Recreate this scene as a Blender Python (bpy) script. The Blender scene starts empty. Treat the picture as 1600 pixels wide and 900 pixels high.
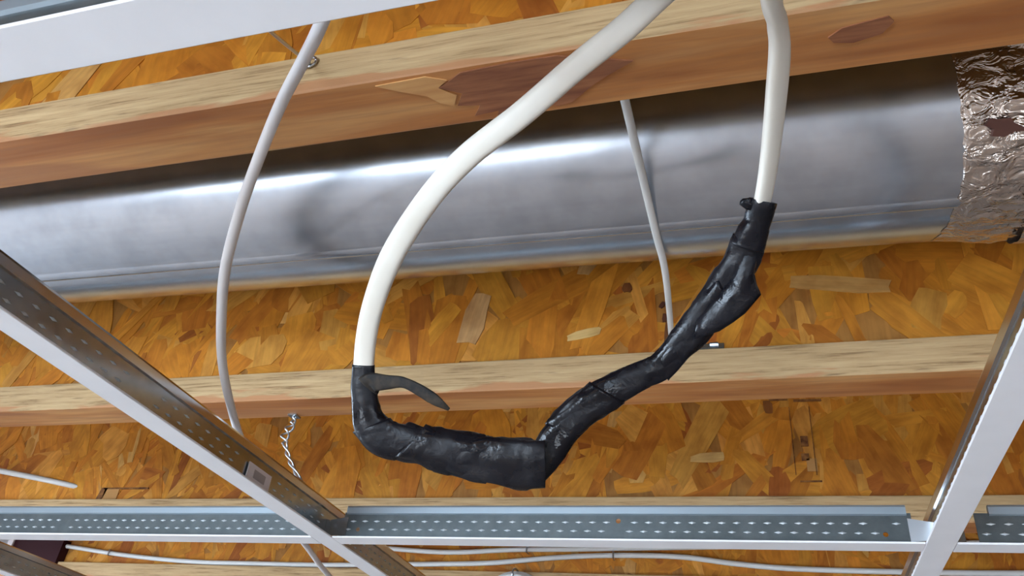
import bpy, math, random
from mathutils import Vector, Matrix, Euler, noise

# ------------------------------------------------------------------ camera, world, light, exposure
E = 2.10                                    # the phone is held 2.10 m above the floor
sc = bpy.context.scene
col = sc.collection
cam_d = bpy.data.cameras.new('camera')
cam = bpy.data.objects.new('camera', cam_d)
col.objects.link(cam)
cam_d.sensor_width = 36.0
cam_d.lens = 1254.5 / 1600 * 36.0
cam_d.clip_start = 0.01
cam.matrix_world = Matrix(((0.95790, 0.07633, 0.27677, 0.0),
                           (0.27144, -0.55480, -0.78646, 0.0),
                           (0.09352, 0.82848, -0.55216, E),
                           (0, 0, 0, 1)))
sc.camera = cam

w = bpy.data.worlds.new('sky')
sc.world = w
w.use_nodes = True
w.node_tree.nodes['Background'].inputs[0].default_value = (0.72, 0.85, 1.0, 1)
w.node_tree.nodes['Background'].inputs[1].default_value = 1.0


def area(name, loc, rot, sx, sy, power, color):
    d = bpy.data.lights.new(name, 'AREA')
    d.shape = 'RECTANGLE'
    d.size, d.size_y, d.energy, d.color = sx, sy, power, color
    o = bpy.data.objects.new(name, d)
    o.location, o.rotation_euler = loc, rot
    col.objects.link(o)
    return o


# daylight through the three window openings of the room
area('daylight_back_left', (-2.4, -4.95, 1.45), (math.radians(90), 0, 0), 3.0, 1.7, 100, (0.66, 0.82, 1.0))
area('daylight_back_right', (2.6, -4.95, 1.45), (math.radians(90), 0, 0), 2.0, 1.7, 8, (0.66, 0.82, 1.0))
area('daylight_left', (-6.95, 0.6, 1.45), (math.radians(90), 0, math.radians(-90)), 3.6, 1.7, 110, (0.66, 0.82, 1.0))
sd = bpy.data.lights.new('sun', 'SUN')
sd.energy, sd.angle, sd.color = 18.0, math.radians(0.6), (0.86, 0.93, 1.0)
sun = bpy.data.objects.new('sun', sd)
sun.rotation_euler = (math.radians(48), 0, math.radians(-8))     # comes in through the back window
col.objects.link(sun)

sc.view_settings.view_transform = 'Standard'
sc.view_settings.look = 'None'
sc.view_settings.gamma = 1.0
sc.view_settings.exposure = 1.65

# ------------------------------------------------------------------ materials
R = math.radians


def mat(name, base, rough=0.5, metal=0.0, spec=0.5):
    m = bpy.data.materials.new(name)
    m.use_nodes = True
    b = m.node_tree.nodes['Principled BSDF']
    b.inputs['Base Color'].default_value = (*base, 1)
    b.inputs['Roughness'].default_value = rough
    b.inputs['Metallic'].default_value = metal
    b.inputs['Specular IOR Level'].default_value = spec
    return m


class G:
    """tiny node helper"""
    def __init__(self, m):
        self.t = m.node_tree
        self.b = self.t.nodes['Principled BSDF']

    def n(self, kind, **kw):
        x = self.t.nodes.new(kind)
        for k, v in kw.items():
            if k in x.inputs.keys():
                x.inputs[k].default_value = v
            else:
                setattr(x, k, v)
        return x

    def l(self, a, b):
        self.t.links.new(a, b)

    def coords(self, scale, src='Object', rot=(0, 0, 0)):
        tc = self.n('ShaderNodeTexCoord')
        mp = self.n('ShaderNodeMapping')
        mp.inputs['Scale'].default_value = scale
        mp.inputs['Rotation'].default_value = rot
        self.l(tc.outputs[src], mp.inputs[0])
        return mp.outputs[0]

    def noise(self, vec, scale=1.0, detail=4, rough=0.55, dist=0.0):
        x = self.n('ShaderNodeTexNoise', Scale=scale, Detail=detail, Roughness=rough, Distortion=dist)
        self.l(vec, x.inputs['Vector'])
        return x.outputs['Fac']

    def ramp(self, fac, stops):
        x = self.n('ShaderNodeValToRGB')
        e = x.color_ramp.elements
        while len(e) < len(stops):
            e.new(0.5)
        for k, (p, c) in enumerate(stops):
            e[k].position = p
            e[k].color = (*c, 1)
        self.l(fac, x.inputs[0])
        return x.outputs[0]

    def mix(self, fac, a, b, mode='MIX'):
        x = self.n('ShaderNodeMix', data_type='RGBA', blend_type=mode)
        for sock, v in ((x.inputs[0], fac), (x.inputs[6], a), (x.inputs[7], b)):
            if isinstance(v, (int, float)):
                sock.default_value = v
            elif isinstance(v, tuple):
                sock.default_value = (*v, 1)
            else:
                self.l(v, sock)
        return x.outputs[2]

    def bump(self, h, strength=0.3, dist=0.001):
        x = self.n('ShaderNodeBump', Strength=strength, Distance=dist)
        self.l(h, x.inputs['Height'])
        self.l(x.outputs[0], self.b.inputs['Normal'])

    def base(self, c):
        self.l(c, self.b.inputs['Base Color'])


def g1(v):
    return (v, v, v)


# oriented strand board: colour of each strand from the mesh, grain along the strand
OSB = mat('strand_board', (.5, .25, .06), .55, spec=.3)
k = G(OSB)
at = k.n('ShaderNodeAttribute', attribute_name='Col')
gr = k.noise(k.coords((240, 9, 1), 'UV'), 1, 4, .6)
gr2 = k.noise(k.coords((60, 30, 1), 'UV'), 1, 3, .5)
c = k.mix(1.0, at.outputs['Color'], k.ramp(gr, [(.30, g1(.84)), (.65, g1(1.06))]), 'MULTIPLY')
c = k.mix(1.0, c, k.ramp(gr2, [(.30, (.74, .66, .58)), (.62, g1(1.06))]), 'MULTIPLY')
k.base(c)
k.bump(gr, .35, .0006)

# veneer lumber flange: fibrous pale side
SIDE = mat('laminated_lumber_side', (.6, .44, .26), .65, spec=.25)
k = G(SIDE)
f1 = k.noise(k.coords((9, 1, 210)), 1, 6, .7)
f2 = k.noise(k.coords((22, 1, 260)), 1, 3, .6)
f3 = k.noise(k.coords((1.6, 1, 30)), 1, 3, .5)
c = k.ramp(f1, [(.36, (.23, .135, .060)), (.46, (.46, .305, .150)), (.70, (.62, .44, .235))])
c = k.mix(k.ramp(f2, [(.62, g1(0)), (.74, g1(.75))]), c, (.17, .10, .055))
c = k.mix(k.ramp(f3, [(.42, g1(0)), (.70, g1(.5))]), c, (.46, .30, .145))
# the reddish face veneer wraps up over the lower edge in places
sx = k.n('ShaderNodeSeparateXYZ')
tc = k.n('ShaderNodeTexCoord')
k.l(tc.outputs['Object'], sx.inputs[0])
mth = k.n('ShaderNodeMath', operation='MULTIPLY_ADD')
k.l(k.noise(k.coords((4, 1, 30)), 1, 4, .6, .6), mth.inputs[0])
mth.inputs[1].default_value = -0.09
k.l(sx.outputs['Z'], mth.inputs[2])          # z (0 at flange bottom) minus noise
m2 = k.n('ShaderNodeMath', operation='ADD')
k.l(mth.outputs[0], m2.inputs[0])
m2.inputs[1].default_value = 0.043
c = k.mix(k.ramp(m2.outputs[0], [(0.0, g1(1)), (0.0015, g1(0))]), c, (.47, .23, .105))
k.base(c)
k.bump(f1, .5, .0012)

# underside of the flange: smooth reddish veneer
FACE = mat('laminated_lumber_face', (.45, .2, .08), .5, spec=.35)
k = G(FACE)
f1 = k.noise(k.coords((3.2, 34, 1)), 1, 4, .55, .8)
f2 = k.noise(k.coords((12, 260, 1)), 1, 3, .6)
f3 = k.noise(k.coords((1.1, 9, 1)), 1, 2, .5, 1.2)
c = k.ramp(f1, [(.34, (.35, .120, .034)), (.48, (.50, .200, .058)), (.66, (.64, .33, .12))])
c = k.mix(k.ramp(f3, [(.60, g1(0)), (.63, g1(.55))]), c, (.30, .11, .05))
c = k.mix(k.ramp(f2, [(.3, g1(.45)), (.6, g1(0))]), c, (.33, .14, .06))
k.base(c)
k.bump(f2, .25, .0005)

VENEER = mat('dark_veneer', (.24, .09, .045), .5, spec=.35)
k = G(VENEER)
k.base(k.ramp(k.noise(k.coords((14, 160, 1)), 1, 4, .6), [(.35, (.19, .065, .032)), (.65, (.38, .15, .065))]))
PALEV = mat('pale_veneer', (.62, .31, .11), .5, spec=.35)
k = G(PALEV)
k.base(k.ramp(k.noise(k.coords((14, 160, 1)), 1, 4, .6), [(.3, (.55, .25, .085)), (.7, (.68, .37, .14))]))
INK = mat('brown_ink', (.16, .06, .02), .6, spec=.2)
k = G(INK)
k.base(k.ramp(k.noise(k.coords((90, 90, 90)), 1, 4, .6), [(.35, (.10, .035, .015)), (.7, (.34, .15, .045))]))
PALEINK = mat('scuffed_board', (.5, .26, .09), .6, spec=.2)

# galvanized duct
DUCT = mat('galvanized_duct', (.60, .64, .70), .2, 1.0)
k = G(DUCT)
s1 = k.noise(k.coords((2.0, 22, 22)), 1, 5, .6)
s2 = k.noise(k.coords((26, 26, 26)), 1, 3, .6)
k.base(k.mix(1.0, k.ramp(s1, [(.3, (.52, .58, .66)), (.7, (.70, .76, .84))]), k.ramp(s2, [(.35, g1(.86)), (.6, g1(1.0))]), 'MULTIPLY'))
rr = k.ramp(s1, [(.3, g1(.17)), (.7, g1(.27))])
k.l(rr, k.b.inputs['Roughness'])
k.bump(k.noise(k.coords((2.2, 9, 9)), 1, 2, .5), .25, .004)

GALV = mat('galvanized_steel', (.38, .41, .44), .25, 1.0)
k = G(GALV)
sp = k.noise(k.coords((90, 90, 90)), 1, 4, .6)
k.base(k.ramp(sp, [(.3, (.36, .41, .44)), (.7, (.46, .51, .54))]))
BRIGHT = mat('bright_galvanized_lip', (.74, .80, .86), .38, 1.0)
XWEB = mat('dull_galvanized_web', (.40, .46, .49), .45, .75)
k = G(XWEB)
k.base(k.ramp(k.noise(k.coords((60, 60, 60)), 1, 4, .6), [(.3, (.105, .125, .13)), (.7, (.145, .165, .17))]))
XLIP = mat('lit_galvanized_lip', (.34, .41, .46), .4, .6)  # same steel as the web; bluish reflected light put into a paler colour
XDIM = mat('dimple_glint_steel', (.66, .71, .74), .4, .5)  # paler than the web steel: glints on the dimples painted in
MLIP = mat('mirror_galvanized_lip', (.62, .60, .58), .2, 1.0)
FOIL = mat('crumpled_foil_tape', (.66, .58, .52), .22, 1.0)
k = G(FOIL)
k.bump(k.noise(k.coords((70, 90, 90)), 1, 3, .6, .8), .9, .005)
TEAR = mat('torn_brown_backing', (.13, .05, .035), .7)

WHITE = mat('white_painted_steel', (.80, .79, .80), .42)
k = G(WHITE)
k.base(k.ramp(k.noise(k.coords((30, 30, 30)), 1, 3, .5), [(.3, (.78, .77, .78)), (.7, (.82, .81, .82))]))
CABLE = mat('white_cable_jacket', (.80, .77, .70), .38)
k = G(CABLE)
k.base(k.ramp(k.noise(k.coords((35, 35, 35)), 1, 3, .5), [(.3, (.66, .615, .53)), (.7, (.73, .69, .61))]))
THINC = mat('white_thin_cable', (.78, .75, .74), .4)
FARC = mat('grey_white_cable', (.66, .66, .64), .45)
TAPE = mat('black_vinyl_tape', (.008, .008, .01), .3, spec=.3)
k = G(TAPE)
k.base(k.ramp(k.noise(k.coords((60, 60, 60)), 1, 4, .6), [(.35, (.004, .004, .006)), (.62, (.007, .007, .010)), (.80, (.025, .022, .022))]))
k.l(k.ramp(k.noise(k.coords((55, 55, 55)), 1, 3, .6), [(.35, g1(.12)), (.65, g1(.5))]), k.b.inputs['Roughness'])
k.bump(k.noise(k.coords((140, 140, 140)), 1, 3, .6, .4), .45, .0012)
TAPE2 = mat('dusty_black_tape', (.035, .028, .02), .6, spec=.2)
k = G(TAPE2)
k.base(k.ramp(k.noise(k.coords((90, 90, 90)), 1, 4, .6), [(.40, (.008, .007, .007)), (.7, (.05, .036, .022))]))
STRAP = mat('pale_plastic_strap', (.62, .60, .57), .5)
WIRE = mat('steel_wire', (.52, .53, .55), .35, 1.0)
PLASTIC = mat('frosted_plastic_tag', (.72, .66, .66), .35)
PADGREY = mat('grey_pad', (.36, .32, .31), .5)
MAROON = mat('shaded_opening_maroon', (.035, .008, .011), .7, spec=.15)  # shade inside the opening put into the colour
RUST = mat('orange_rust', (.50, .22, .07), .7)
SUB = mat('strand_board_subfloor', (.4, .2, .06), .65, spec=.2)
k = G(SUB)
v = k.n('ShaderNodeTexVoronoi', Scale=1.0)
k.l(k.coords((30, 10, 10)), v.inputs['Vector'])
bw = k.n('ShaderNodeRGBToBW')
k.l(v.outputs['Color'], bw.inputs[0])
k.base(k.ramp(bw.outputs[0], [(.2, (.27, .12, .03)), (.55, (.44, .21, .055)), (.8, (.58, .34, .13))]))
FLOOR = mat('pale_concrete_floor', (.5, .5, .5), .6)
k = G(FLOOR)
k.base(k.ramp(k.noise(k.coords((2, 2, 2)), 1, 5, .6), [(.3, (.49, .50, .52)), (.7, (.61, .62, .64))]))
WALL = mat('pale_plaster_wall', (.62, .62, .62), .8)
k = G(WALL)
k.base(k.ramp(k.noise(k.coords((3, 3, 3)), 1, 4, .6), [(.3, (.58, .58, .58)), (.7, (.66, .66, .66))]))


WARM = mat('unseen_wall_brown', (.20, .12, .075), .6)  # brown added to the unseen right and front walls to dim duct reflections


# ------------------------------------------------------------------ mesh helpers
def empty(name, loc, label, cat, group=None, rz=0.0):
    o = bpy.data.objects.new(name, None)
    o.location = (loc[0], loc[1], loc[2] + E)
    o.rotation_euler = (0, 0, rz)
    o.empty_display_size = .02
    o['label'], o['category'] = label, cat
    if group:
        o['group'] = group
    col.objects.link(o)
    return o


def origin(parent):
    p = parent
    while p is not None:
        if p.type == 'EMPTY' or p.parent is None:
            return Vector(p.location)
        p = p.parent
    return Vector((0, 0, 0))


def mesh(name, verts, faces, mats, parent=None, smooth=False, fm=None, cols=None, uvs=None, local=False, loc=None):
    """verts in camera-height coordinates (z = 0 at the camera) unless local is set"""
    if local:
        vs = [Vector(v) for v in verts]
    else:
        o0 = origin(parent) if parent else Vector((loc[0], loc[1], loc[2] + E) if loc else (0, 0, 0))
        vs = [Vector((v[0], v[1], v[2] + E)) - o0 for v in verts]
    me = bpy.data.meshes.new(name)
    me.from_pydata(vs, [], faces)
    if not isinstance(mats, (list, tuple)):
        mats = [mats]
    for m in mats:
        me.materials.append(m)
    if fm:
        me.polygons.foreach_set('material_index', fm)
    if smooth:
        me.polygons.foreach_set('use_smooth', [True] * len(faces))
    if cols:
        a = me.color_attributes.new('Col', 'FLOAT_COLOR', 'CORNER')
        flat = []
        for f, cc in zip(faces, cols):
            flat += [cc[0], cc[1], cc[2], 1.0] * len(f)
        a.data.foreach_set('color', flat)
    if uvs:
        u = me.uv_layers.new(name='UVMap')
        flat = []
        for f in uvs:
            for q in f:
                flat += [q[0], q[1]]
        u.data.foreach_set('uv', flat)
    me.update()
    o = bpy.data.objects.new(name, me)
    if parent:
        o.parent = parent
    elif not local:
        o.location = o0
    col.objects.link(o)
    return o


class MB:
    def __init__(s):
        s.v, s.f, s.m = [], [], []

    def box(s, x0, x1, y0, y1, z0, z1, m=0):
        b = len(s.v)
        s.v += [(x, y, z) for z in (z0, z1) for y in (y0, y1) for x in (x0, x1)]
        for q in ((0, 2, 3, 1), (4, 5, 7, 6), (0, 1, 5, 4), (2, 6, 7, 3), (0, 4, 6, 2), (1, 3, 7, 5)):
            s.f.append(tuple(b + i for i in q))
            s.m.append(m)
        return s

    def prism(s, prof, axis, a, b_, m=0, cap=True):
        """closed profile [(p, z)...] swept along axis ('x' or 'y') from a to b_"""
        b = len(s.v)
        n = len(prof)
        for t in (a, b_):
            for p, z in prof:
                s.v.append((t, p, z) if axis == 'x' else (p, t, z))
        for i in range(n):
            j = (i + 1) % n
            s.f.append((b + i, b + j, b + n + j, b + n + i))
            s.m.append(m)
        if cap:
            s.f.append(tuple(b + i for i in reversed(range(n))))
            s.f.append(tuple(b + n + i for i in range(n)))
            s.m += [m, m]
        return s

    def slab(s, pts, d, m=0):
        """polygon pts extruded by vector d"""
        b = len(s.v)
        n = len(pts)
        s.v += [tuple(p) for p in pts] + [tuple(Vector(p) + Vector(d)) for p in pts]
        for i in range(n):
            j = (i + 1) % n
            s.f.append((b + i, b + j, b + n + j, b + n + i))
            s.m.append(m)
        s.f.append(tuple(b + i for i in reversed(range(n))))
        s.f.append(tuple(b + n + i for i in range(n)))
        s.m += [m, m]
        return s

    def make(s, name, mats, parent=None, **kw):
        return mesh(name, s.v, s.f, mats, parent, fm=s.m, **kw)


def smooth_path(pts, per=8):
    """Catmull-Rom through pts (any number of components)"""
    P = [Vector(p) if len(p) <= 4 else p for p in pts]
    P = [P[0] * 2 - P[1]] + P + [P[-1] * 2 - P[-2]]
    out = []
    for i in range(1, len(P) - 2):
        a, b, c_, d = P[i - 1], P[i], P[i + 1], P[i + 2]
        for q in range(per):
            t = q / per
            out.append(0.5 * ((2 * b) + (c_ - a) * t + (2 * a - 5 * b + 4 * c_ - d) * t * t + (3 * b - a - 3 * c_ + d) * t ** 3))
    out.append(P[-2])
    return out


def tube(name, pts, material, parent=None, per=8, seg=12, flat=1.0, view=None, fn=None, power=2.0, loc=None, skew=0.0):
    """tube along (x, y, z, half_width); flat = thickness / width, view = direction of the thin axis"""
    S = smooth_path(pts, per)
    C = [Vector(p[:3]) for p in S]
    Rr = [p[3] for p in S]
    n = len(C)
    V, F = [], []
    prev = Vector(view) if view else Vector((0.3, 0.5, 0.8))
    acc = 0.0
    for i in range(n):
        t = (C[min(i + 1, n - 1)] - C[max(i - 1, 0)]).normalized()
        if i:
            acc += (C[i] - C[i - 1]).length
        ref = Vector(view) if view else prev
        nn = (ref - t * ref.dot(t)).normalized()
        prev = nn
        s = t.cross(nn).normalized()
        for k_ in range(seg):
            a = 2 * math.pi * k_ / seg
            ca, sa = math.cos(a), math.sin(a)
            e = 2.0 / power
            ca = math.copysign(abs(ca) ** e, ca)
            sa = math.copysign(abs(sa) ** e, sa)
            m = fn(acc, a, C[i]) if fn else 1.0
            V.append(C[i] + s * (Rr[i] * ca * m) + nn * (Rr[i] * flat * sa * m) + t * (skew * Rr[i] * ca))
    for i in range(n - 1):
        for k_ in range(seg):
            j = (k_ + 1) % seg
            F.append((i * seg + k_, i * seg + j, (i + 1) * seg + j, (i + 1) * seg + k_))
    F.append(tuple(reversed(range(seg))))
    F.append(tuple((n - 1) * seg + k_ for k_ in range(seg)))
    return mesh(name, V, F, material, parent, smooth=True, loc=loc)


def structure(o):
    o['kind'] = 'structure'
    return o


# ------------------------------------------------------------------ room shell
X0, X1, Y0, Y1, ZT = -7.0, 6.0, -5.0, 7.0, 0.665
structure(MB().box(X0 - .2, X1 + .2, Y0 - .2, Y1 + .2, -E - .1, -E).make('floor', FLOOR))
structure(MB().box(X0 - .2, X1 + .2, Y0 - .2, Y1 + .2, ZT, ZT + .02).make('ceiling', SUB))


def wall_with_openings(name, axis, at_, a0, a1, openings):
    """wall of thickness .2 outside `at_`; openings [(a, b, z0, z1)]"""
    m = MB()
    o = at_ + (-.2 if at_ < 0 else .2)
    lo, hi = min(at_, o), max(at_, o)

    def b(p, q, z0, z1):
        if axis == 'x':
            m.box(p, q, lo, hi, z0, z1)
        else:
            m.box(lo, hi, p, q, z0, z1)
    e = a0
    for (p, q, z0, z1) in openings:
        b(e, p, -E, ZT)
        b(p, q, -E, z0 - E)
        b(p, q, z1 - E, ZT)
        e = q
    b(e, a1, -E, ZT)
    return structure(m.make(name, WARM if name in ('wall_right', 'wall_front') else WALL))


wall_with_openings('wall_back', 'x', Y0, X0, X1, [(-3.9, -.9, .6, 2.3), (1.6, 3.6, .6, 2.3)])
wall_with_openings('wall_left', 'y', X0, Y0, Y1, [(-1.2, 2.4, .6, 2.3)])
wall_with_openings('wall_right', 'y', X1, Y0, Y1, [])
wall_with_openings('wall_front', 'x', Y1, X0, X1, [])
for n_, (ax, at_, p, q) in enumerate((('x', Y0 - .1, -3.9, -.9), ('x', Y0 - .1, 1.6, 3.6), ('y', X0 - .1, -1.2, 2.4))):
    m = MB()
    z0, z1 = .6 - E, 2.3 - E
    for (a, b, c0, c1) in ((p, q, z0, z0 + .06), (p, q, z1 - .06, z1), (p, p + .06, z0, z1), (q - .06, q, z0, z1), ((p + q) / 2 - .03, (p + q) / 2 + .03, z0, z1)):
        if ax == 'x':
            m.box(a, b, at_ - .03, at_ + .03, c0, c1)
        else:
            m.box(at_ - .03, at_ + .03, a, b, c0, c1)
    structure(m.make('window_%d' % (n_ + 1), WHITE))

# ------------------------------------------------------------------ wooden I-joists
JB, JT, FH, FW = 0.363, ZT, 0.035, 0.0445           # underside, top, flange height, flange width
JX0, JX1 = -3.6, 2.6
PAL = [((.62, .262, .028), 6), ((.57, .215, .020), 6), ((.49, .168, .017), 3.5), ((.63, .29, .050), 2.5), ((.38, .115, .016), .9), ((.64, .35, .10), .4)]
PCOL = [p[0] for p in PAL]
PW = [p[1] for p in PAL]


def osb_web(parent, x0, x1, yf, yb, z0, z1, seed, extra=(), dens=1.0):
    rnd = random.Random(seed)
    V, F, CO, UV = [], [], [], []
    b = [(x, y, z) for z in (z0, z1) for y in (yf, yb) for x in (x0, x1)]
    V += b
    for q in ((0, 2, 3, 1), (4, 5, 7, 6), (0, 1, 5, 4), (2, 6, 7, 3), (0, 4, 6, 2), (1, 3, 7, 5)):
        F.append(q)
        CO.append((.40, .18, .04))
        UV.append([(V[i][0], V[i][2]) for i in q])
    n = int((x1 - x0) * (z1 - z0) * 1350 * dens)
    items = [(None,) * 6] * n + list(extra)
    for k_, it in enumerate(items):
        if it[0] is None:
            x, z = rnd.uniform(x0, x1), rnd.uniform(z0, z1)
            ang = rnd.gauss(92, 26) if rnd.random() < .72 else rnd.uniform(0, 180)
            L = min(max(rnd.lognormvariate(math.log(.092), .45), .02), .2)
            W = min(max(rnd.lognormvariate(math.log(.028), .5), .005), .07)
            cc = rnd.choices(PCOL, PW)[0]
            j = rnd.uniform(.88, 1.1)
            cc = tuple(min(1, a * j * rnd.uniform(.97, 1.03)) for a in cc)
            lift = rnd.uniform(.0002, .0011)
        else:
            x, z, ang, L, W, cc = it
            lift = .0019
        ca, sa = math.cos(R(ang)), math.sin(R(ang))
        h, w_ = L / 2, W / 2
        loop = [(-h * rnd.uniform(.85, 1), -w_ * rnd.uniform(.5, .95)), (-h * .3, -w_ * rnd.uniform(.85, 1.1)), (h * .35, -w_ * rnd.uniform(.85, 1.1)),
                (h * rnd.uniform(.82, 1), -w_ * rnd.uniform(.4, .95)), (h * rnd.uniform(.8, 1.05), w_ * rnd.uniform(-.1, .3)), (h * rnd.uniform(.82, 1), w_ * rnd.uniform(.5, .95)),
                (h * .3, w_ * rnd.uniform(.85, 1.1)), (-h * .35, w_ * rnd.uniform(.85, 1.1)), (-h * rnd.uniform(.85, 1), w_ * rnd.uniform(.4, .95)),
                (-h * rnd.uniform(.8, 1.05), w_ * rnd.uniform(-.3, .1))]
        tx, tz = rnd.uniform(-.006, .006), rnd.uniform(-.02, .02)
        u0, v0 = rnd.uniform(0, 9), rnd.uniform(0, 9)
        base = len(V)
        nn = len(loop)
        top, uv = [], []
        for (l, q) in loop:
            px = min(max(x + l * ca - q * sa, x0), x1)
            pz = min(max(z + l * sa + q * ca, z0), z1)
            top.append((px, yf - max(.0001, lift + l * tx + q * tz), pz))
            uv.append((u0 + q, v0 + l))
        V += top
        V += [(p[0], yf + .0001, p[2]) for p in top]
        F.append(tuple(range(base, base + nn)))
        CO.append(cc)
        UV.append(uv)
        dk = tuple(a * .9 for a in cc)
        for i in range(nn):
            j = (i + 1) % nn
            F.append((base + j, base + i, base + nn + i, base + nn + j))
            CO.append(dk)
            UV.append([uv[j], uv[i], uv[i], uv[j]])
    return mesh('web', V, F, OSB, parent, cols=CO, uvs=UV)


def lumber(name, parent, x0, x1, y0, y1, z0, z1, seed):
    """flange with slightly uneven arrises: side material on the flanks, face veneer below"""
    rnd = random.Random(seed)
    N = 60
    V, F, M = [], [], []
    for i in range(N + 1):
        x = x0 + (x1 - x0) * i / N
        e = [rnd.uniform(-.0007, .0007) for _ in range(8)]
        prof = [(y0 + e[0], z0 + .0012), (y0 + .0012, z0 + e[1] * .4), (y1 - .0012, z0 + e[2] * .4), (y1 + e[3], z0 + .0012),
                (y1 + e[3], z1 - .001), (y1 - .001, z1 + e[5] * .3), (y0 + .001, z1 + e[6] * .3), (y0 + e[0], z1 - .001)]
        V += [(x, a, b) for a, b in prof]
    for i in range(N):
        for k_ in range(8):
            j = (k_ + 1) % 8
            F.append((i * 8 + k_, (i + 1) * 8 + k_, (i + 1) * 8 + j, i * 8 + j))
            M.append(1 if k_ in (1,) else 0)
    F.append(tuple(range(8)))
    F.append(tuple(N * 8 + k_ for k_ in reversed(range(8))))
    M += [0, 0]
    return mesh(name, V, F, [SIDE, FACE], parent, fm=M)


JLAB = {-1: 'engineered wood joist overhead, just beyond the top edge of the picture',
        0: 'thick nearest wood joist crossing above the duct with a dark knot under its flange',
        1: 'wood joist just below the duct in the picture, passing behind the black taped loop',
        2: 'wood joist above the perforated galvanized cross tees, with brown stamp marks on its web',
        3: 'farthest wood joist at the bottom edge, with grey-white cables stapled to its web'}
EXTRA = {1: [(.09, .472, -10, .105, .020, (.58, .32, .10)), (-.165, .432, 12, .040, .011, (.68, .45, .17)), (-.12, .487, 85, .012, .011, (.2, .07, .02)),
             (-.083, .462, 60, .008, .005, (.10, .035, .02)), (-.0805, .446, 85, .010, .005, (.12, .04, .02)), (-.078, .428, 85, .026, .006, (.16, .06, .02)),
             (-.075, .414, 20, .012, .006, (.14, .05, .02)), (-.29, .46, 80, .07, .028, (.56, .32, .13)), (-.16, .53, 70, .05, .02, (.55, .31, .11))],
         2: [(.02, .537, 95, .022, .013, (.24, .085, .02)), (-.07, .46, 4, .05, .014, (.62, .38, .13))]}
JOIST = {}
for i in range(-1, 4):
    y = .2886 + i * .4064
    yc = y + FW / 2
    j = empty('floor_joist', (0, yc, JB), JLAB[i], 'joist', 'wooden I-joists under the floor')
    JOIST[i] = j
    osb_web(j, JX0, JX1, yc - .006, yc + .006, JB + FH - .004, JT - FH + .004, 40 + i, EXTRA.get(i, ()), 1.0 if i >= 0 else .4)
    lumber('bottom_flange', j, JX0, JX1, y, y + FW, JB, JB + FH, 70 + i)
    lumber('top_flange', j, JX0, JX1, y, y + FW, JT - FH, JT - .0004, 90 + i)

# dark veneer patches under the nearest flange
f = JOIST[0]
for o_ in list(f.children):
    if o_.name.startswith('bottom_flange'):
        fl = o_


def flat_patch(name, pts, d, material, parent):
    return MB().slab(pts, d).make(name, material, parent)


z_ = JB - .0009
pts = [(-.167, .301), (-.160, .298), (-.150, .2925), (-.120, .2912), (-.092, .2915), (-.075, .296), (-.05, .3035), (-.062, .309), (-.075, .316), (-.090, .327), (-.100, .3285), (-.108, .324), (-.120, .331),
       (-.125, .326), (-.140, .333), (-.136, .3255), (-.152, .327), (-.146, .319), (-.160, .317), (-.154, .308)]
flat_patch('dark_knot', [(a, b, z_) for a, b in pts], (0, 0, .0011), VENEER, f)
flat_patch('pale_knot', [(a, b, z_) for a, b in [(-.205, .2925), (-.172, .2915), (-.160, .2965), (-.167, .301), (-.158, .309), (-.162, .3165), (-.170, .313), (-.176, .306), (-.190, .300)]], (0, 0, .0011), PALEV, f)
flat_patch('dark_knot', [(a, b, z_) for a, b in [(.053, .308), (.060, .303), (.082, .300), (.085, .304), (.080, .3105), (.066, .314), (.056, .312)]], (0, 0, .0011), VENEER, f)

# stamped print on the webs of the third joist (flat ink, edges blurred in the photograph)
f = JOIST[2]
yi = .2886 + 2 * .4064 + FW / 2 - .006 - .0026


def ink(x0, x1, z0, z1, m=INK, skew=0.0):
    flat_patch('ink_mark', [(x0, yi, z0), (x1, yi, z0), (x1 + skew, yi, z1), (x0 + skew, yi, z1)], (0, .0028, 0), m, f)


ink(.022, .048, .546, .5485)
ink(.056, .094, .543, .5465)
ink(.0485, .0495, .433, .535)
ink(.0755, .0765, .433, .535)
ink(.0597, .0695, .4745, .4895)
ink(.0585, .0685, .4535, .4635)
ink(.0645, .078, .4378, .456, PALEINK)
ink(.0535, .0816, .4225, .4245)
ink(-1.110, -1.0151, .4205, .4235)
ink(-1.1195, -1.106, .398, .423, INK, .006)
ink(-1.106, -1.075, .402, .4205, PALEINK)

# ------------------------------------------------------------------ round duct
DY, DZ, DR, YAW = .5195, .5045, .1016, .022
duct = empty('round_duct', (0, DY, DZ), 'long round galvanized sheet metal duct running between the joists, foil taped at right', 'duct', rz=YAW)


def ring_tube(x0, x1, r, nx, ns, fn=None):
    V, F = [], []
    for i in range(nx + 1):
        x = x0 + (x1 - x0) * i / nx
        for s in range(ns):
            a = 2 * math.pi * s / ns
            rr_, xx = (fn(x, a, i) if fn else (r, x))
            V.append((xx, math.cos(a) * rr_, math.sin(a) * rr_))
    for i in range(nx):
        for s in range(ns):
            t = (s + 1) % ns
            F.append((i * ns + s, i * ns + t, (i + 1) * ns + t, (i + 1) * ns + s))
    return V, F


def pipe_shape(x, a, i):
    r = DR + .0006 * noise.noise(Vector((x * 3.1, math.cos(a) * 1.6, math.sin(a) * 1.6)))
    return r, x


V, F = ring_tube(-3.4, .30, DR, 60, 96, pipe_shape)
mesh('pipe', V, F, DUCT, duct, True, local=True)
V, F = ring_tube(.28, 2.4, DR - .0015, 20, 96)
mesh('pipe', V, F, DUCT, duct, True, local=True)
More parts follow.
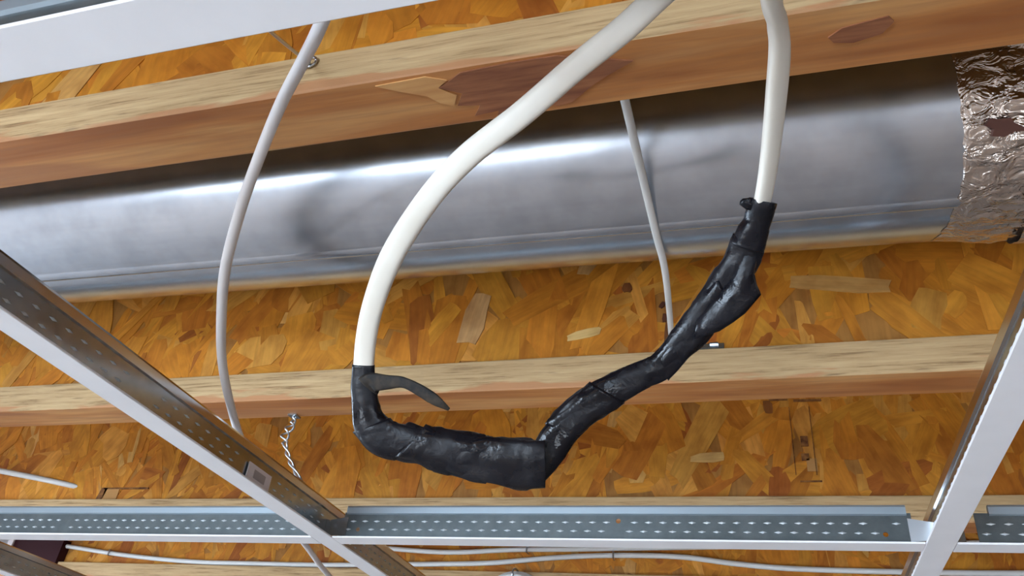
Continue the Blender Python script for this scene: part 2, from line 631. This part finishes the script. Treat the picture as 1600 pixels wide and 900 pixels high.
# lock seam: a low rounded rib along the lower flank
aS = R(180 + 84)
V, F = [], []
prof = [(-.0055, 0), (-.0042, .0009), (-.0015, .0013), (.0015, .0013), (.0042, .0009), (.0055, 0)]
for x in (-3.4, .2):
    for p, q in prof:
        a = aS + p / DR
        V.append((x, math.cos(a) * (DR - .0004 + q), math.sin(a) * (DR - .0004 + q)))
F = [(i, i + 1, 6 + i + 1, 6 + i) for i in range(5)]
mesh('lock_seam', V, F, DUCT, duct, True, local=True)

rnd = random.Random(5)
edge = [rnd.uniform(-.0008, .0008) for _ in range(140)]


def foil_shape(x, a, i):
    v = Vector((x * 22, math.cos(a) * 3.2, math.sin(a) * 3.2))
    b = noise.noise(v) * .0022 + noise.noise(v * 2.7) * .0017 + abs(noise.noise(Vector((x * 70, a * 5.0, 3)))) * .0022 + abs(noise.noise(Vector((x * 40 + 7, a * 9.0, 8)))) * .0018
    r = DR + .0006 + min(1, i / 6) * (.0016 + b)
    if i == 0:
        r = DR + .0003
        x += edge[int(a * 20) % 140] + .003 * math.sin(a * 3 + 1)
    return r, x


V, F = ring_tube(.150, .62, DR, 110, 140, foil_shape)
mesh('foil_tape', V, F, FOIL, duct, False, local=True)


def band_shape(x, a, i):
    v = Vector((x * 30 + 9, math.cos(a) * 4, math.sin(a) * 4))
    return DR + .0062 + noise.noise(v) * .0024 + noise.noise(v * 3) * .0018 + abs(noise.noise(v * 1.7)) * .002, x + .012 * math.sin(a + .4)


V, F = ring_tube(.212, .28, DR, 30, 120, band_shape)
mesh('foil_tape', V, F, FOIL, duct, False, local=True)


def on_duct(x, a, lift):
    return (x, math.cos(a) * (DR + lift), math.sin(a) * (DR + lift))


a0 = R(180 + 47)
pts = [(-.010, .10), (.000, .085), (.012, .09), (.016, .03), (.030, -.05), (.034, -.085), (.018, -.065), (.006, -.12), (-.008, -.10), (-.006, -.02), (-.016, .03)]
C_ = Vector(on_duct(0, a0, 0)).normalized()
MB_ = MB().slab([on_duct(.172 + p * .55, a0 + .07 - q * .55, .0075) for p, q in pts], tuple(-C_ * .004))
mesh('torn_patch', MB_.v, MB_.f, TEAR, duct, local=True)

# strap slung under the duct, from flange to flange
o = tube('duct_strap', [(-.068, .300, .4015, .0031), (-.066, .345, .4012, .0031), (-.065, .43, .4008, .0031), (-.064, .51, .4006, .0031), (-.063, .56, .4006, .0030), (-.067, .63, .401, .0028), (-.0725, .700, .4025, .0027)],
         STRAP, None, 6, 8, .3, (0, 0, 1), power=3.0, loc=(-.066, .51, .4006))
o['label'], o['category'] = 'pale narrow strap slung under the round duct from joist to joist', 'strap'

# small galvanized clip on the flange beside the strap end
cl = empty('flange_clip', (-.048, .700, .398), 'small galvanized metal clip on the joist flange behind the black taped arm', 'bracket')
MB().box(-.0735, -.023, .6955, .7105, .3982, .3996).box(-.0735, -.023, .7095, .7108, .398, .412).make('clip_plate', GALV, cl)
m = MB()
m.prism([(.698 + .003 * math.cos(R(t)), .4035 + .003 * math.sin(R(t))) for t in range(0, 360, 45)], 'x', -.036, -.028)
m.make('screw', BRIGHT, cl)

# ------------------------------------------------------------------ suspended ceiling grid
GZ, TH = .235, .038


def xy(axis, along, across, z):
    return (along, across, z) if axis == 'x' else (across, along, z)


def tee(name, axis, c0, a, b, label, group, face, holes=(), dz0=.0125, skip=(), pitch=.0139, notch=(0, 0), cap=None, proud=.0011, steel=None):
    """inverted-T bar. axis: run direction, c0: position across, a..b: flange, face: +1/-1 side that carries the dimples"""
    steel = steel or (XWEB, XLIP, XDIM)
    mid = (a + b) / 2
    root = empty(name, (mid, c0, GZ) if axis == 'x' else (c0, mid, GZ), label, 'ceiling tee', group)
    # painted cap with folded hems
    ca, cb = cap if cap else (a, b)
    m = MB()
    m.prism([(c0 - .0119, GZ + .0004), (c0 - .0114, GZ), (c0 + .0114, GZ), (c0 + .0119, GZ + .0004), (c0 + .0119, GZ + .0016), (c0 + .0112, GZ + .0019),
             (c0 - .0112, GZ + .0019), (c0 - .0119, GZ + .0016)], axis, ca, cb)
    m.make('painted_cap', WHITE, root)
    wa, wb = a + notch[0], b - notch[1]
    # web with round punched holes
    z0, z1 = GZ + .0018, GZ + TH - .007
    V, F = [], []
    for side in (-1, 1):
        cx = c0 + side * .0006
        cut = [wa]
        for h, hz, hr in sorted(holes):
            cut += [h - hr * 2, h + hr * 2]
        cut.append(wb)

        def quad(p, q):
            i = len(V)
            V.extend([xy(axis, p, cx, z0), xy(axis, q, cx, z0), xy(axis, q, cx, z1), xy(axis, p, cx, z1)])
            F.append((i, i + 1, i + 2, i + 3))
        for s in range(0, len(cut), 2):
            quad(cut[s], cut[s + 1])
        for h, hz, hr in holes:
            i = len(V)
            p, q = h - hr * 2, h + hr * 2
            zc = GZ + hz
            outer = [(p, z0), (h, z0), (q, z0), (q, zc), (q, z1), (h, z1), (p, z1), (p, zc)]
            ang = [225, 270, 315, 0, 45, 90, 135, 180]
            for (u, z) in outer:
                V.append(xy(axis, u, cx, z))
            for t in ang:
                V.append(xy(axis, h + hr * math.cos(R(t)), cx, zc + hr * math.sin(R(t))))
            for s in range(8):
                t = (s + 1) % 8
                F.append((i + s, i + t, i + 8 + t, i + 8 + s))
    mesh('web', V, F, steel[0], root)
    # rolled bulb on top
    m = MB()
    m.prism([(c0 - .0024, GZ + TH - .0085), (c0 - .0006, GZ + TH - .0095), (c0 + .0006, GZ + TH - .0095), (c0 + .0024, GZ + TH - .0085), (c0 + .0028, GZ + TH - .002), (c0 + .0020, GZ + TH),
             (c0 - .0020, GZ + TH), (c0 - .0028, GZ + TH - .002)], axis, wa + notch[0] * .6, wb - notch[1] * .6)
    m.make('bulb', steel[1], root)
    # two rows of pressed dimples, one joined piece
    V, F = [], []
    for row in (0, 1):
        n = int((wb - wa) / pitch)
        for i in range(n):
            u = wa + (i + .5 + .35 * row) * pitch
            if any(p < u < q for p, q in skip) or u > wb - .006 or u < wa + .006:
                continue
            if any(abs(u - h) < hr + .004 for h, hz, hr in holes):
                continue
            z = GZ + dz0 + row * .0088
            bse = len(V)
            y_ = c0 + face * .0006
            yo = c0 + face * (.0006 + proud)
            V += [xy(axis, u - .0040, y_, z), xy(axis, u, y_, z - .0012), xy(axis, u + .0040, y_, z), xy(axis, u, y_, z + .0012),
                  xy(axis, u - .0014, yo, z + .0001), xy(axis, u + .0014, yo, z + .0001)]
            F += [(bse, bse + 1, bse + 5, bse + 4), (bse + 1, bse + 2, bse + 5), (bse + 2, bse + 3, bse + 4, bse + 5), (bse + 3, bse, bse + 4)]
    d = mesh('pressed_dimples', V, F, steel[2], root)
    d['kind'] = 'stuff'
    return root


MAINST = (GALV, MLIP, XDIM)
BX, CX, LX = -.455, .147, -1.078
AY, DYT = .7825, .1457
MG, CG = 'main ceiling tees', 'cross tees of the ceiling grid'
main_b = tee('main_tee', 'y', BX, -.6, 2.3, 'long diagonal white ceiling tee at left with brown reflecting web and clear tag', MG, 1, pitch=.0155, steel=MAINST,
             skip=[(.44, .47), (.60, .66), (.765, .80)])
main_c = tee('main_tee', 'y', CX, -.6, 2.3, 'steep white ceiling tee running up the right edge of the picture', MG, -1, pitch=.0155, proud=.0005, steel=MAINST)
main_l = tee('main_tee', 'y', LX, -.6, 2.3, 'white ceiling tee cut off by the bottom left corner', MG, 1, pitch=.0155, proud=.0005, steel=MAINST)
cross_d = tee('cross_tee', 'x', DYT, BX + .0125, CX - .0125, 'broad white cross tee closest overhead, filling the top left corner', CG, -1, notch=(.004, .004), pitch=.075)
cross_m = tee('cross_tee', 'x', AY, BX + .0125, CX - .0125, 'white cross tee between the two crossings, with perforated galvanized web and three holes', CG, -1,
              holes=[(-.42, .0125, .0026), (-.1369, .0228, .0026), (.1053, .0115, .0024)], notch=(.004, .006))
cross_l = tee('cross_tee', 'x', AY, LX + .0125, BX - .0125, 'white cross tee left of the diagonal tee, bluish web, along the bottom left', CG, -1, notch=(.004, .004), skip=[(-.82, -.805)])
cross_r = tee('cross_tee', 'x', AY, CX + .0125, .73, 'white cross tee right of the steep tee, with dark web at bottom right edge', CG, -1, notch=(.02, .004))
# end clips of the cross tees, hooked on the main tees' webs
for root, ends in ((cross_m, ((BX, 1), (CX, -1))), (cross_l, ((BX, -1), (LX, 1))), (cross_r, ((CX, 1),)), (cross_d, ((BX, 1), (CX, -1)))):
    yy = AY if root is not cross_d else DYT
    for x, s in ends:
        m = MB()
        m.slab([(x + s * .0012, yy - .0024, GZ + .006), (x + s * .022, yy - .0012, GZ + .005), (x + s * .022, yy - .0012, GZ + .026), (x + s * .0012, yy - .0024, GZ + .022)], (0, .0008, 0))
        m.box(min(x + s * .0008, x + s * .002), max(x + s * .0008, x + s * .002), yy - .011, yy - .0024, GZ + .007, GZ + .020)
        m.make('end_clip', GALV if s > 0 else BRIGHT, root)

# clear tag clipped on the diagonal tee
tag = empty('plastic_tag', (BX + .001, .63, .248), 'small frosted square tag with grey centre stuck on the diagonal tee web', 'tag')
MB().slab([(BX + .0019, .6105, .2395), (BX + .0019, .6500, .2395), (BX + .0019, .6500, .2560), (BX + .0019, .6105, .2560)], (.0012, 0, 0)).make('tag_plate', PLASTIC, tag)
MB().slab([(BX + .0030, .6205, .2440), (BX + .0030, .6400, .2440), (BX + .0030, .6400, .2520), (BX + .0030, .6205, .2520)], (.0005, 0, 0)).make('tag_centre', PADGREY, tag)

# ------------------------------------------------------------------ hanger wires
hw = empty('hanger_wire', (-.222, .218, .326), 'straight thin grey hanger wire from the nearest tee up to the nearest joist', 'wire')
tube('wire', [(-.190, .1457, .262, .0011), (-.222, .218, .3245, .0011), (-.254, .289, .389, .0011)], WIRE, hw, 4, 8)
tube('screw_eye', [(-.2535 + .0045 * math.cos(t * .7), .2870, .389 + .0045 * math.sin(t * .7), .0009) for t in range(10)], WIRE, hw, 3, 6)
tw = empty('hanger_wire', (-.475, .737, .32), 'crinkled twisted tie wire hanging from a joist to the diagonal tee', 'wire')
TWP = [(-.5035, .737, .3628), (-.5045, .737, .353), (-.510, .737, .338), (-.5020, .737, .320), (-.490, .737, .302), (-.4695, .7375, .280), (-.4575, .738, .2725)]
S = smooth_path(TWP, 12)
for ph in (0, math.pi):
    P = []
    for i, p in enumerate(S):
        rr_ = .0021 if not 10 < i < 30 else .0045
        a = i * .42 + ph
        P.append((p[0] + rr_ * math.cos(a), p[1] + rr_ * math.sin(a) * .8, p[2], .0012))
    tube('wire_strand', P, WIRE, tw, 2, 6)
MB().box(-.509, -.498, .730, .741, .3612, .3632).make('eyelet_plate', GALV, tw)

# ------------------------------------------------------------------ taped cable loop
VIEW = (-.22, .78, .58)
LEFT = [(.165, .150, .640, .0050), (.135, .150, .50, .0050), (.080, .158, .38, .0050), (.035, .172, .30, .0050), (.0040, .1790, .2715, .0050), (-.0196, .1898, .2631, .0051), (-.0370, .2013, .2598, .0053), (-.0583, .2130, .2559, .0054), (-.0841, .2263, .2477, .0055), (-.1112, .2382, .2388, .0056),
        (-.1330, .2521, .2298, .0056), (-.1555, .2708, .2155, .0057), (-.1693, .2868, .2003, .0053), (-.1768, .2997, .1871, .0051), (-.1803, .3110, .1730, .0050), (-.1800, .318, .162, .005)]
RIGHT = [(.06, .165, .640, .0046), (.05, .165, .50, .0046), (.034, .170, .38, .0046), (.0205, .186, .292, .0046), (.0185, .2050, .2710, .0046), (.0205, .2189, .2705, .0048), (.0211, .2318, .2690, .0049), (.0190, .2490, .2617, .0049), (.0157, .2726, .2535, .0046), (.0127, .2885, .2474, .0043), (.0100, .2985, .2429, .0042), (.0065, .306, .238, .004)]
WRAP_L = [(-.1796, .3075, .1775, .0056), (-.1806, .3130, .1700, .0060), (-.1805, .3193, .1610, .0067), (-.1785, .3251, .1538, .0085), (-.1711, .3298, .1490, .0090), (-.1605, .3332, .1476, .0088), (-.1452, .3374, .1457, .0096), (-.1300, .3415, .1439, .0106), (-.1149, .3454, .1423, .0115), (-.1022, .3475, .1420, .0120), (-.0965, .3490, .1425, .0112)]
WRAP_R = [(-.1030, .3515, .1380, .0062), (-.0966, .3490, .1463, .0076), (-.0880, .3463, .1580, .0083), (-.0787, .3445, .1672, .0083), (-.0665, .3441, .1756, .0080), (-.0512, .3442, .1832, .0068), (-.0404, .3437, .1893, .0065), (-.0307, .3397, .1981, .0071), (-.0210, .3353, .2073, .0083), (-.0096, .3277, .2185, .0088), (-.0003, .3187, .2287, .0084), (.0045, .3105, .2355, .0078)]
WRAP_T = [(.0030, .3135, .2330, .0078), (.0058, .3085, .2372, .0070), (.0082, .3045, .2405, .0064), (.0104, .2985, .2440, .0064), (.0113, .2966, .2458, .0062)]
loop = empty('taped_cable', (-.09, .33, .16), 'thick white cable hanging in a loop, its bottom wrapped in shiny black tape', 'cable')


def crumple(seed, amp, wrap=.016):
    def fn(s, a, p):
        v = Vector((s * 75 + seed, math.cos(a) * 1.5, math.sin(a) * 1.5))
        ridge = ((s + .0035 * math.sin(a + seed)) / wrap) % 1.0
        crease = abs(noise.noise(Vector((s * 60 + 40 * math.sin(a * .5 + seed) * .02 + seed, math.cos(a + s * 30) * 1.2, math.sin(a + s * 30) * 1.2))))
        return 1.0 + amp * noise.noise(v) + amp * .9 * (.25 - crease) + .05 * (ridge - .5)
    return fn


tube('cable_end', LEFT, CABLE, loop, 8, 20, .55, VIEW, power=2.6)
tube('cable_end', RIGHT, CABLE, loop, 8, 20, .62, (-.62, .62, .48), power=2.8)
tube('tape_wrap', WRAP_L, TAPE, loop, 9, 28, .55, VIEW, crumple(3, .16, .022), power=2.3)
tube('tape_wrap', WRAP_R, TAPE, loop, 9, 28, .50, VIEW, crumple(11, .15, .019), power=2.3)
tube('tape_wrap', WRAP_T, TAPE, loop, 9, 28, .80, VIEW, crumple(17, .16, .014), power=2.3)


# single turns of tape lapped obliquely over the long wraps
for src, a_, b_, sd_, k0, k1, sk in ((WRAP_L, 3, 5, 31, .98, 1.05, .6), (WRAP_L, 5, 8, 37, 1.06, .97, .7), (WRAP_R, 2, 4, 43, .98, 1.07, -.5), (WRAP_R, 6, 9, 47, .98, 1.06, .6)):
    P = [(p[0], p[1], p[2], p[3] * (k0 + (k1 - k0) * i / (b_ - a_))) for i, p in enumerate(src[a_:b_ + 1])]
    tube('tape_wrap', P, TAPE, loop, 9, 28, .54, VIEW, crumple(sd_, .2, .03), power=2.2, skew=sk)


def sheet(name, pts, material, thick=.0009, bulge=.003, seed=0, n=4):
    """a thick, slightly rumpled sheet of tape filling the outline pts"""
    cen = sum((Vector(p) for p in pts), Vector()) / len(pts)
    nv = Vector(VIEW).normalized()
    V, F = [], []
    N = len(pts)
    for side in (0, 1):
        for ring in range(n + 1):
            t = ring / n
            for p in pts:
                q = cen + (Vector(p) - cen) * t
                q += nv * (bulge * (t * t - .5) + .0012 * noise.noise(q * 130 + Vector((seed, 0, 0))) + side * thick)
                V.append(q)
    B = (n + 1) * N
    for side in (0, 1):
        o_ = side * B
        for ring in range(n):
            for i in range(N):
                j = (i + 1) % N
                qd = (o_ + ring * N + i, o_ + ring * N + j, o_ + (ring + 1) * N + j, o_ + (ring + 1) * N + i)
                F.append(qd if not side else tuple(reversed(qd)))
    for i in range(N):
        j = (i + 1) % N
        F.append((n * N + i, n * N + j, B + n * N + j, B + n * N + i))
    return mesh(name, V, F, material, loop, True)


FLAP = [(.0098, .3105, .2335), (.0075, .3150, .2270), (.0054, .3195, .2212), (.0062, .3230, .2172), (.0078, .3262, .2140), (.0040, .3275, .2100), (-.0002, .3300, .2066), (-.0060, .3316, .2030), (-.0124, .3332, .1997), (-.0242, .3330, .1962), (-.0221, .3294, .2044), (-.0062, .3200, .2185), (.0021, .3112, .2296)]
sheet('tape_flap', FLAP, TAPE, .0012, .002, 4)
TAG = [(.0075, .2967, .2401), (.0042, .2948, .2398), (.0011, .2917, .2408), (.0018, .2909, .2424), (.0030, .2905, .2431), (.0058, .2911, .2436), (.0067, .2935, .2427), (.0100, .2948, .2426)]
sheet('tape_flap', TAG, TAPE, .0008, .001, 9, 3)
FR = [(-.0985, .3455, .1500), (-.0935, .3440, .1545), (-.0915, .3420, .1600), (-.0890, .3418, .1612), (-.0895, .3440, .1575), (-.0830, .3420, .1650), (-.0815, .3425, .1668), (-.0800, .3440, .1640), (-.0860, .3470, .1560)]
sheet('tape_flap', FR, TAPE, .0009, .001, 14, 3)
TAIL = [(-.1765, .3110, .1672, .0056), (-.1737, .3090, .1683, .0047), (-.1651, .3075, .1674, .0034), (-.1563, .3065, .1661, .0026), (-.1481, .3079, .1628, .0027), (-.1412, .3105, .1588, .0026), (-.1370, .3123, .1566, .0017), (-.1344, .3142, .1552, .0008)]
tl = tube('tape_tail', TAIL, TAPE2, loop, 8, 14, .22, VIEW, crumple(29, .12, .02), power=2.6)
tl['label'] = 'loose dusty end of tape peeling off'

# ------------------------------------------------------------------ the other cables
THIN = [(-.150, .175, .640, .0034), (-.152, .176, .48, .0034), (-.160, .184, .36, .0034), (-.1763, .1987, .3000, .0034), (-.1987, .2203, .3019, .0034), (-.2243, .2437, .3011, .0034), (-.2535, .2734, .2948, .0034), (-.2881, .3111, .2909, .0035), (-.3270, .3584, .2854, .0036),
        (-.3580, .4046, .2800, .0036), (-.3974, .4670, .2790, .0036), (-.4381, .5424, .2800, .0037), (-.4838, .6351, .2837, .0037), (-.530, .765, .2790, .0037), (-.5785, .9501, .2765, .0037), (-.6122, 1.0803, .2745, .0037), (-.66, 1.30, .280, .0037), (-.70, 1.50, .300, .0037), (-.72, 1.62, .40, .0037)]
o = tube('thin_cable', THIN, THINC, None, 8, 12, loc=(-.35, .4, .28))
o['label'], o['category'] = 'thin white cable bowing down at left in front of the duct', 'cable'
r_ = .0048
C1 = [(-1.546, 1.513, .4345), (-1.5163, 1.513, .4312), (-1.3671, 1.513, .4160), (-1.1939, 1.513, .4055), (-1.0333, 1.513, .4045), (-.8816, 1.513, .4045), (-.7101, 1.513, .4086), (-.5212, 1.513, .4146), (-.3938, 1.513, .4265), (-.2829, 1.513, .4331), (-.1527, 1.513, .4328), (-.0514, 1.513, .4220), (.0562, 1.513, .4150), (.2493, 1.513, .4135), (.4198, 1.513, .4154), (.9, 1.513, .425)]
cb = empty('stapled_cable', (-.5, 1.513, .41), 'long wavy grey-white cable stapled low along the farthest joist web', 'cable')
tube('cable_run', [(*p, r_) for p in C1], FARC, cb, 6, 10)
C2 = [(-.95, 1.513, .460), (-.8043, 1.513, .4497), (-.7447, 1.513, .4413), (-.6040, 1.513, .4343), (-.4718, 1.513, .4412), (-.3447, 1.513, .4441), (-.1993, 1.513, .4485), (.0059, 1.513, .4546), (.2173, 1.513, .4605), (.8, 1.513, .475)]
cb2 = empty('stapled_cable', (-.4, 1.513, .44), 'upper grey-white cable peeking out just under the middle cross tee', 'cable')
tube('cable_run', [(*p, r_) for p in C2], FARC, cb2, 6, 10)
for par, x, z in ((cb, -1.416, .4205), (cb2, -.4405, .4418), (cb, -.2723, .4333)):
    m = MB()
    m.box(x - .0012, x + .0012, 1.5055, 1.5075, z - .0065, z + .0065)
    m.box(x - .0012, x + .0012, 1.5055, 1.524, z + .0055, z + .0065).box(x - .0012, x + .0012, 1.5055, 1.524, z - .0065, z - .0055)
    m.make('staple', WIRE, par)
o = tube('cable_stub', [(-1.50, .95, .455, .0052), (-1.40, 1.055, .452, .0052), (-1.2699, 1.104, .4408, .0050), (-1.1884, 1.116, .4291, .0048), (-1.165, 1.124, .425, .0048)], FARC, None, 6, 10, loc=(-1.25, 1.1, .44))
o['label'], o['category'] = 'short grey-white cable entering the joist web at the left edge', 'cable'
co = empty('cable_coil', (-.455, 1.497, .33), 'top of a white cable coil peeking in at the bottom edge', 'cable')
for q in range(3):
    tube('coil_turn', [(-.455 + (.062 - q * .004) * math.cos(R(t)), 1.500 - q * .008, .331 + (.062 - q * .004) * math.sin(R(t)), .0045) for t in range(0, 361, 20)], FARC, co, 3, 8)
tube('coil_tie', [(-.455, 1.512, .399, .0015), (-.455, 1.495, .4005, .0015), (-.455, 1.476, .392, .0015), (-.455, 1.480, .378, .0015), (-.455, 1.504, .380, .0015)], WIRE, co, 4, 6)

# box on the far web, dark colour standing in for a shaded opening
jb = empty('dark_opening_box', (-1.61, 1.50, .418), 'box with its shaded opening painted dark maroon on the farthest joist web behind the bottom left tee', 'box')
m = MB()
m.box(-1.690, -1.548, 1.500, 1.5245, .388, .4465)
m.make('box_body', MAROON, jb)
MB().box(-1.705, -1.6905, 1.496, 1.5245, .386, .449).make('side_plate', PLASTIC, jb)
MB().slab([(-1.79, 1.498, .425), (-1.706, 1.498, .425), (-1.706, 1.498, .449), (-1.79, 1.498, .449)], (0, .026, 0)).make('bracket_plate', BRIGHT, jb)
